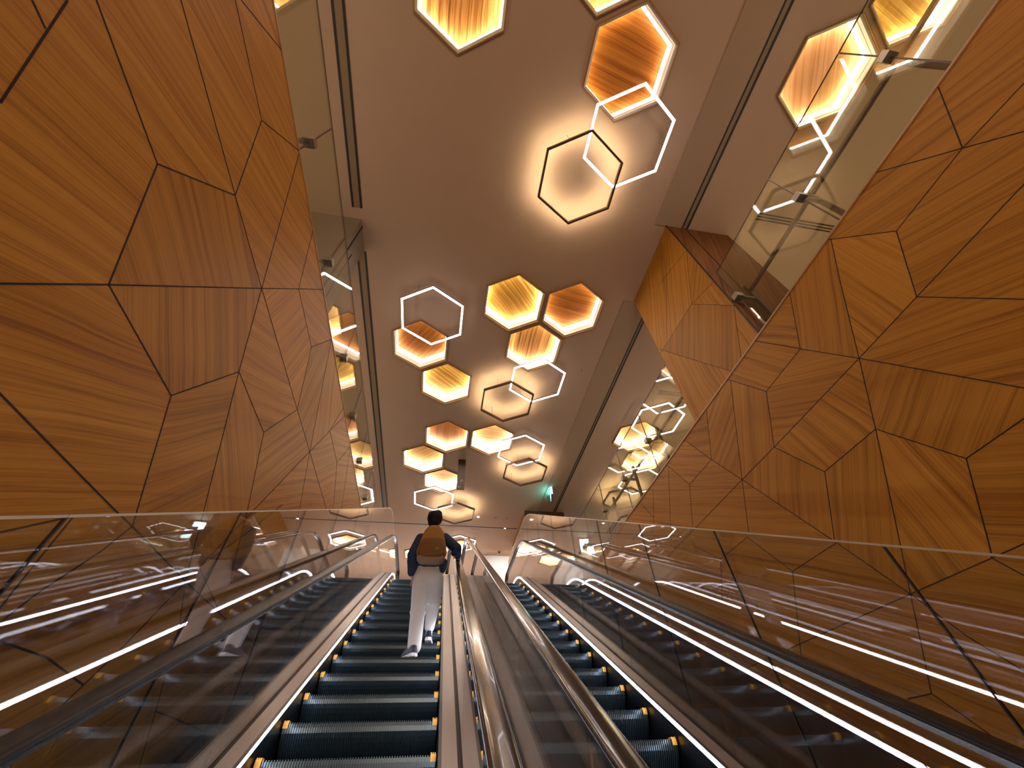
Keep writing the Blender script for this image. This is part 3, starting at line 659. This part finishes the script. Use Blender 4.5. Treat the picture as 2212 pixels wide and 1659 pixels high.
def escalator(cx, ybase, lab, dirn):
    t = thing('escalator', lab, 'escalator', (cx, 0, Z0))
    def put(nm, bm, m, smooth=False):
        for v in bm.verts: v.co -= t.location
        o = obj(nm, bm, m, t, smooth); return o
    for k in range(-14, 16):
        y = ybase + 0.4 * k
        z = min(T30 * y + Z0, 3.69) if y < 9.7 else 3.69
        z = max(z, -3.05)
        s = bpy.data.objects.new('step', STEP); COL.objects.link(s); s.parent = t; s.location = (0, y, z - Z0)
        for sd in (-1, 1):
            c = bpy.data.objects.new('safety_clip', CLIP[sd]); COL.objects.link(c); c.parent = s
    for sd in (-1, 1):
        X = cx + sd * 0.578
        def sx(a, b): return sorted((cx + sd * a, cx + sd * b))
        bm = bmesh.new(); strip(bm, *sx(0.576, 0.592), -0.40, 0.088, -4.3, 12.2); strip(bm, *sx(0.571, 0.592), 0.128, 0.134, -4.2, 12.2); put('skirt_panel', bm, M_steel2)
        bm = bmesh.new(); strip(bm, *sx(0.574, 0.588), 0.088, 0.128, -4.2, 10.75); put('led_strip', bm, M_led)
        bm = bmesh.new(); strip(bm, *sx(0.592, 0.690), 0.0, 0.135, -4.3, 12.3); put('inner_deck', bm, M_steel)
        bm = bmesh.new(); strip(bm, *sx(0.690, 0.735), 0.0, 0.128, -4.3, 12.3); put('glass_channel', bm, M_dark)
        ow = 0.835 if sd * dirn > 0 else (CR - CL) / 2 - 0.002
        if sd * dirn < 0:
            bm = bmesh.new(); strip(bm, *sx(0.735, ow), 0.0, 0.130, -4.3, 12.3); put('outer_deck', bm, M_oded)
        else:
            ow = 0.95 if dirn < 0 else 0.91
            bm = bmesh.new(); strip(bm, *sx(0.735, ow), 0.0, 0.110, -4.3, 12.3); put('outer_deck', bm, M_oded)
        js = [-4.2, -3.2, -1.9, -0.6, 0.62, 1.94, 3.26, 4.58, 5.9, 7.22, 8.54, 9.86, 11.2, 12.2]
        for a, b in zip(js, js[1:]):
            bm = bmesh.new(); strip(bm, *sx(0.706, 0.718), 0.10, 0.985, a + 0.003, b - 0.003); put('glass_panel', bm, M_glass)
        x = cx + sd * 0.712
        pth = railpath(x, 1.0, -4.0, 12.0)
        bm = bmesh.new(); sweep(bm, [(-0.024, -0.035), (0.024, -0.035), (0.03, -0.004), (-0.03, -0.004)], pth); put('rail_guide', bm, M_chrome)
        for g in (-1, 1):
            bm = bmesh.new(); sweep(bm, [(g * 0.031, -0.012), (g * 0.036, -0.012), (g * 0.036, -0.004), (g * 0.031, -0.004)], pth); put('guide_lip', bm, M_chrome)
        pr = [(-0.048, -0.006), (-0.053, 0.004), (-0.053, 0.012), (-0.047, 0.021), (-0.036, 0.025), (-0.012, 0.0265), (0.012, 0.0265), (0.036, 0.025), (0.047, 0.021), (0.053, 0.012), (0.053, 0.004), (0.048, -0.006), (0.0, -0.005)]
        bm = bmesh.new(); sweep(bm, pr, pth); put('handrail', bm, M_rubber2 if sd * dirn < 0 else M_rubber, True)
    bm = bmesh.new(); box(bm, cx - 0.57, cx + 0.57, 10.05, 11.0, 3.60, 3.70); put('comb_plate', bm, M_steel)
    return t
escalator(CL, 3.6663, 'left escalator carrying the person, with lit skirting and black ribbed steps', -1)['group'] = 'pair of parallel escalators'
escalator(CR, 3.7534, 'right escalator with empty black ribbed steps, past the middle handrails', 1)['group'] = 'pair of parallel escalators'

# ================================================================== PERSON
M_skin = simple('skin', (0.50, 0.26, 0.16), 0.5)
M_hair = simple('black_hair', (0.007, 0.004, 0.0035), 0.6, spec=0.2, noise=0.3, nscale=90, bump=0.5)
M_navy = simple('navy_sweater_knit', (0.012, 0.030, 0.080), 0.85, noise=0.25, nscale=60, bump=0.2)
M_trou = simple('light_grey_trouser_cloth', (0.66, 0.62, 0.60), 0.85, noise=0.04, nscale=25, bump=0.15)
M_shoe = simple('navy_shoe_canvas', (0.02, 0.022, 0.045), 0.6)
M_sole = simple('white_rubber_sole', (0.78, 0.76, 0.76), 0.5)
M_sock = simple('pale_grey_sock', (0.45, 0.50, 0.58), 0.8)
M_bag = simple('mustard_canvas', (0.36, 0.165, 0.022), 0.8, noise=0.12, nscale=40, bump=0.2)
M_bag2 = simple('brown_pocket_canvas', (0.20, 0.085, 0.018), 0.85, noise=0.12, nscale=40, bump=0.2)
M_bag3 = simple('tan_bag_base', (0.30, 0.18, 0.11), 0.8, noise=0.08, nscale=40)
PB = Vector((-0.15, 5.45, 1.2))
def blob(name, parts, mat, parent, vox=0.008, smooth=3):
    """tapered capsules and ellipsoids fused into one skin"""
    bm = bmesh.new()
    for p in parts:
        if p[0] == 'c':
            _, a, b, r0, r1 = p; a = Vector(a); b = Vector(b)
            tube(bm, a, b, r0, r1, 20)
            for c, r in ((a, r0), (b, r1)):
                bmesh.ops.create_uvsphere(bm, u_segments=18, v_segments=12, radius=r, matrix=Matrix.Translation(c))
        else:
            _, c, r = p[:3]; rot = p[3] if len(p) > 3 else Matrix.Identity(4)
            bmesh.ops.create_uvsphere(bm, u_segments=24, v_segments=16, radius=1.0, matrix=Matrix.Translation(Vector(c)) @ rot @ Matrix.Diagonal((*r, 1)))
    for v in bm.verts: v.co -= PB
    o = obj(name, bm, mat, None, True)
    m = o.modifiers.new('r', 'REMESH'); m.mode = 'VOXEL'; m.voxel_size = vox; m.use_smooth_shade = True
    s = o.modifiers.new('s', 'SMOOTH'); s.iterations = smooth; s.factor = 0.6
    dg = bpy.context.evaluated_depsgraph_get(); me = bpy.data.meshes.new_from_object(o.evaluated_get(dg))
    o.modifiers.clear(); o.data = me
    for q in me.polygons: q.use_smooth = True
    if parent: o.parent = parent
    else: o.location = PB
    return o
hipL, hipR = (-0.215, 5.50, 2.12), (-0.045, 5.50, 2.12)
kneL, kneR = (-0.205, 5.49, 1.68), (-0.030, 5.72, 1.845)
ankL, ankR = (-0.190, 5.40, 1.30), (-0.048, 5.74, 1.53)
shL, shR = (-0.295, 5.48, 2.64), (0.045, 5.48, 2.66)
elL, elR = (-0.375, 5.41, 2.38), (0.215, 5.33, 2.455)
haL, haR = (-0.345, 5.46, 2.16), (0.248, 5.49, 2.395)
headc = Vector((-0.125, 5.53, 2.955))
RZ = Matrix.Rotation(math.radians(-18), 4, 'Z')
def hand(base, d, side, curl):
    """palm, four fingers and a thumb as capsules; d = pointing direction, side = thumb side"""
    base = Vector(base); d = Vector(d).normalized(); s = Vector(side).normalized(); n = d.cross(s).normalized()
    if n.z > 0: n = -n
    P = [('c', base, base + d * 0.075, 0.022, 0.024), ('c', base + s * 0.018, base + d * 0.07 + s * 0.026, 0.014, 0.013), ('c', base - s * 0.016, base + d * 0.068 - s * 0.026, 0.014, 0.012)]
    for k, ln in enumerate((0.068, 0.076, 0.071, 0.056)):
        o = base + d * 0.078 + s * (0.027 - 0.018 * k)
        m1 = o + (d * math.cos(curl * 0.5) + n * math.sin(curl * 0.5)) * ln * 0.5
        m2 = m1 + (d * math.cos(curl * 1.4) + n * math.sin(curl * 1.4)) * ln * 0.5
        P += [('c', o, m1, 0.0092, 0.0088), ('c', m1, m2, 0.0088, 0.0075)]
    tb = base + d * 0.02 + s * 0.024
    t1 = tb + (d * 0.7 + s * 0.7).normalized() * 0.04; t2 = t1 + (d * 0.9 + s * 0.15 + n * 0.3).normalized() * 0.03
    P += [('c', tb, t1, 0.0125, 0.0105), ('c', t1, t2, 0.0105, 0.0085)]
    return P
body = [('c', hipL, kneL, .075, .055), ('c', kneL, ankL, .052, .036), ('c', hipR, kneR, .075, .055), ('c', kneR, ankR, .052, .036),
        ('c', (-0.205, 5.42, 1.245), (-0.225, 5.55, 1.235), .034, .03), ('c', (-0.045, 5.74, 1.49), (-0.03, 5.88, 1.465), .034, .03),
        ('e', (-.13, 5.50, 2.16), (.155, .105, .12)), ('e', (-.13, 5.49, 2.38), (.14, .095, .18)), ('e', (-.13, 5.48, 2.58), (.165, .10, .14)),
        ('c', (-.13, 5.48, 2.62), (-.125, 5.515, 2.84), .062, .052),
        ('c', shL, elL, .048, .040), ('c', elL, haL, .038, .028), ('c', shR, elR, .048, .040), ('c', elR, haR, .038, .028), ('c', shL, shR, .055, .055),
        ('e', headc, (.078, .098, .115), RZ), ('e', headc + RZ @ Vector((0, .035, -.055)), (.058, .062, .065), RZ),
        ('e', headc + RZ @ Vector((.080, -.005, -.015)), (.012, .02, .034), RZ), ('e', headc + RZ @ Vector((-.080, -.005, -.015)), (.012, .02, .034), RZ),
        ('e', headc + RZ @ Vector((0, .102, -.03)), (.012, .02, .022), RZ), ('e', headc + RZ @ Vector((0, .092, -.068)), (.024, .012, .008), RZ),
        ('e', headc + RZ @ Vector((0, .082, .018)), (.062, .018, .012), RZ)]
body += hand(haR, (0.02, 1, 0.50), (-1, 0, 0), 0.7) + hand(haL, (0.25, 0.35, -0.9), (0.3, 1, 0.2), 0.5)
per = blob('person', body, M_skin, None, 0.006, 2)
tagp(per, 'person from behind climbing the left escalator in navy sweater and light trousers', 'person')
def eye(s):
    bm = bmesh.new(); bmesh.ops.create_uvsphere(bm, u_segments=12, v_segments=8, radius=0.012, matrix=Matrix.Translation(headc + RZ @ Vector((s * .030, .086, .0)) - PB)); obj('eye', bm, simple('eye_white', (0.7, 0.7, 0.7), 0.2), per, True)
    bm = bmesh.new(); bmesh.ops.create_uvsphere(bm, u_segments=10, v_segments=6, radius=0.006, matrix=Matrix.Translation(headc + RZ @ Vector((s * .030, .095, .0)) - PB)); obj('iris', bm, M_hair, per, True)
eye(-1); eye(1)
blob('hair', [('e', headc + RZ @ Vector((0, -.018, .028)), (.114, .118, .114), RZ), ('e', headc + RZ @ Vector((-.008, -.042, -.035)), (.082, .075, .095), RZ),
              ('e', headc + RZ @ Vector((.045, -.03, .08)), (.062, .07, .055), RZ), ('e', headc + RZ @ Vector((-.045, -.03, .08)), (.060, .07, .052), RZ),
              ('e', headc + RZ @ Vector((-.01, -.052, -.085)), (.052, .035, .05), RZ), ('e', headc + RZ @ Vector((0, .055, .075)), (.07, .045, .035), RZ)], M_hair, per, 0.007, 2)
blob('sweater', [('e', (-.13, 5.48, 2.62), (.185, .125, .13)), ('e', (-.13, 5.48, 2.44), (.185, .125, .17)), ('e', (-.13, 5.49, 2.28), (.185, .125, .10)), ('c', (-.26, 5.50, 2.24), (-.0, 5.50, 2.24), .085, .085),
                 ('c', shL, shR, .072, .072), ('c', shL, elL, .075, .066), ('c', elL, (-0.348, 5.455, 2.17), .066, .056), ('c', shR, elR, .075, .068), ('c', elR, (0.243, 5.445, 2.41), .062, .046),
                 ('c', (-.128, 5.505, 2.70), (-.127, 5.51, 2.76), .078, .066), ('c', (0.05, 5.42, 2.20), (0.05, 5.44, 2.30), .04, .06),
                 ('e', (0.20, 5.36, 2.40), (.06, .06, .04)), ('e', (-0.37, 5.42, 2.30), (.06, .06, .07))], M_navy, per, 0.009, 4)
blob('trousers', [('e', (-.13, 5.50, 2.16), (.195, .13, .13)), ('c', (-.22, 5.50, 2.22), (-.04, 5.50, 2.22), .10, .10), ('c', hipL, kneL, .118, .090), ('c', kneL, (-0.195, 5.43, 1.33), .090, .080), ('c', (-0.195, 5.43, 1.33), (-0.192, 5.425, 1.325), .080, .078),
                  ('c', hipR, (-0.025, 5.66, 1.90), .118, .094), ('c', (-0.025, 5.66, 1.90), kneR, .094, .088), ('c', kneR, (-0.045, 5.745, 1.625), .086, .064), ('c', (-0.045, 5.745, 1.625), (-0.045, 5.745, 1.62), .064, .064),
                  ('e', (-0.02, 5.63, 1.87), (.100, .075, .05)), ('e', (-0.205, 5.485, 1.70), (.100, .088, .06))], M_trou, per, 0.009, 4)
def shoe(base, yaw, pitch):
    """a low shoe: upper with white sole band; base = underside of the heel"""
    R = Matrix.Translation(Vector(base) - PB) @ Matrix.Rotation(yaw, 4, 'Z') @ Matrix.Rotation(pitch, 4, 'X') @ Matrix.Scale(1.12, 4)
    out = [(-.034, 0), (-.030, -.022), (0, -.030), (.030, -.022), (.034, 0), (.034, .07), (.044, .15), (.043, .20), (.030, .245), (.008, .262), (-.016, .255), (-.034, .22), (-.040, .16), (-.033, .07)]
    def loft(levels, nm, m, parent):
        bm = bmesh.new(); rows = []
        for z, sc, cut in levels:
            rows.append([bm.verts.new(R @ Vector((x * sc, (y - .1) * (0.5 + sc / 2) + .1 if y < cut else (cut - .1) * (0.5 + sc / 2) + .1, z))) for x, y in out])
        for a, b in zip(rows, rows[1:]):
            for i in range(len(out)): bm.faces.new((a[i], a[(i + 1) % len(out)], b[(i + 1) % len(out)], b[i]))
        bm.faces.new(rows[0]); bm.faces.new(rows[-1]); return obj(nm, bm, m, parent, False)
    s = loft([(0.0, 1.02, 1), (0.008, 1.08, 1), (0.030, 1.06, 1), (0.034, 1.0, 1)], 'shoe_sole', M_sole, None)
    u = loft([(0.030, 1.0, 1), (0.055, 0.97, .25), (0.075, 0.86, .20), (0.095, 0.80, .12), (0.105, 0.70, .10)], 'shoe', M_shoe, per)
    s.parent = u
    return u
shoe((-0.190, 5.335, 1.200), math.radians(28), 0.0)
shoe((-0.045, 5.700, 1.450), math.radians(-4), math.radians(-5))
bm = bmesh.new(); tube(bm, Vector((-0.045, 5.735, 1.52)) - PB, Vector((-0.045, 5.742, 1.60)) - PB, .040, .043, 18); obj('sock', bm, M_sock, per, True)
# backpack
BK = Vector((-0.118, 5.40, 2.20))
bag = thing('backpack', 'mustard and brown canvas backpack on the back of the climbing person', 'backpack', BK)
def outline(w, h, top):
    pts = []
    for k in range(40):
        a = 2 * math.pi * k / 40; c, s = math.cos(a), math.sin(a); e = 0.62
        x = math.copysign(abs(c) ** e, c) * w; z = math.copysign(abs(s) ** e, s) * h
        tt = (z + h) / (2 * h); x *= 1 - (1 - top) * max(0, tt - 0.25) / 0.75
        pts.append((x, z))
    return pts
def loftbag(nm, layers, ctr, m):
    bm = bmesh.new(); rows = []
    for y, w, h, top, dz in layers:
        rows.append([bm.verts.new((ctr[0] + x, ctr[1] + y, ctr[2] + z + dz)) for x, z in outline(w, h, top)])
    for a, b in zip(rows, rows[1:]):
        for i in range(40): bm.faces.new((a[i], a[(i + 1) % 40], b[(i + 1) % 40], b[i]))
    bm.faces.new(rows[0]); bm.faces.new(rows[-1]); return obj(nm, bm, m, bag, True)
loftbag('main_compartment', [(0.0, .175, .245, .58, .02), (-0.02, .200, .262, .58, .02), (-0.10, .208, .262, .55, .01), (-0.145, .198, .245, .53, 0), (-0.165, .165, .205, .52, -.01)], (0, 0, .29), M_bag)
loftbag('front_pocket', [(-0.13, .182, .130, .90, 0), (-0.165, .180, .126, .90, 0), (-0.195, .166, .112, .90, 0), (-0.206, .13, .085, .90, 0)], (0, 0, .205), M_bag2)
loftbag('bag_base', [(-0.02, .165, .040, 1.06, 0), (-0.10, .178, .045, 1.08, 0), (-0.150, .172, .045, 1.08, 0), (-0.176, .150, .038, 1.08, 0.004)], (0, 0, .075), M_bag3)
bm = bmesh.new()
for k in range(16):
    a = math.radians(10 + 160 * k / 16); b = math.radians(10 + 160 * (k + 1) / 16)
    f = lambda u: Vector((.155 * math.cos(u), -.172, .275 + .065 * math.sin(u) ** .5))
    tube(bm, f(a), f(b), .004, seg=6)
obj('zipper', bm, M_bag3, bag)
bm = bmesh.new(); box(bm, .05, .09, -.209, -.203, .17, .195); obj('patch', bm, M_bag3, bag)
for s in (-1, 1):
    bm = bmesh.new(); pts = [Vector((s * .09, .0, .47)), Vector((s * .115, .07, .555)), Vector((s * .12, .16, .53)), Vector((s * .125, .21, .40)), Vector((s * .15, .19, .22)), Vector((s * .17, .05, .12))]
    for a, b in zip(pts, pts[1:]): tube(bm, a, b, .022, seg=8)
    for v in bm.verts: pass
    obj('shoulder_strap', bm, M_bag, bag, True)
bm = bmesh.new()
for k in range(8):
    f = lambda u: Vector((.03 * math.cos(u), .01, .55 + .04 * math.sin(u)))
    tube(bm, f(math.pi * k / 8), f(math.pi * (k + 1) / 8), .006, seg=6)
obj('haul_loop', bm, M_bag, bag)


# illuminated white sign blocks of a shop front upstairs, seen through the glass at the right
t = thing('shop_sign', 'glowing white-blue sign blocks hanging upstairs behind the glass right of the landing', 'sign', (5.74, 14.6, 7.04))
M_sgn = emit('shop_sign_glow', (0.55, 0.85, 1.0), 7)
bm = bmesh.new(); box(bm, -0.30, 0.34, 0.05, 0.10, -0.34, 0.34); obj('backing', bm, M_dark, t)
for x0, x1, z0, z1 in ((-0.26, -0.12, -0.30, 0.26), (-0.08, 0.10, 0.12, 0.28), (0.0, 0.26, -0.30, -0.02)):
    bm = bmesh.new(); box(bm, x0, x1, 0.0, 0.05, z0, z1); obj('light_block', bm, M_sgn, t)
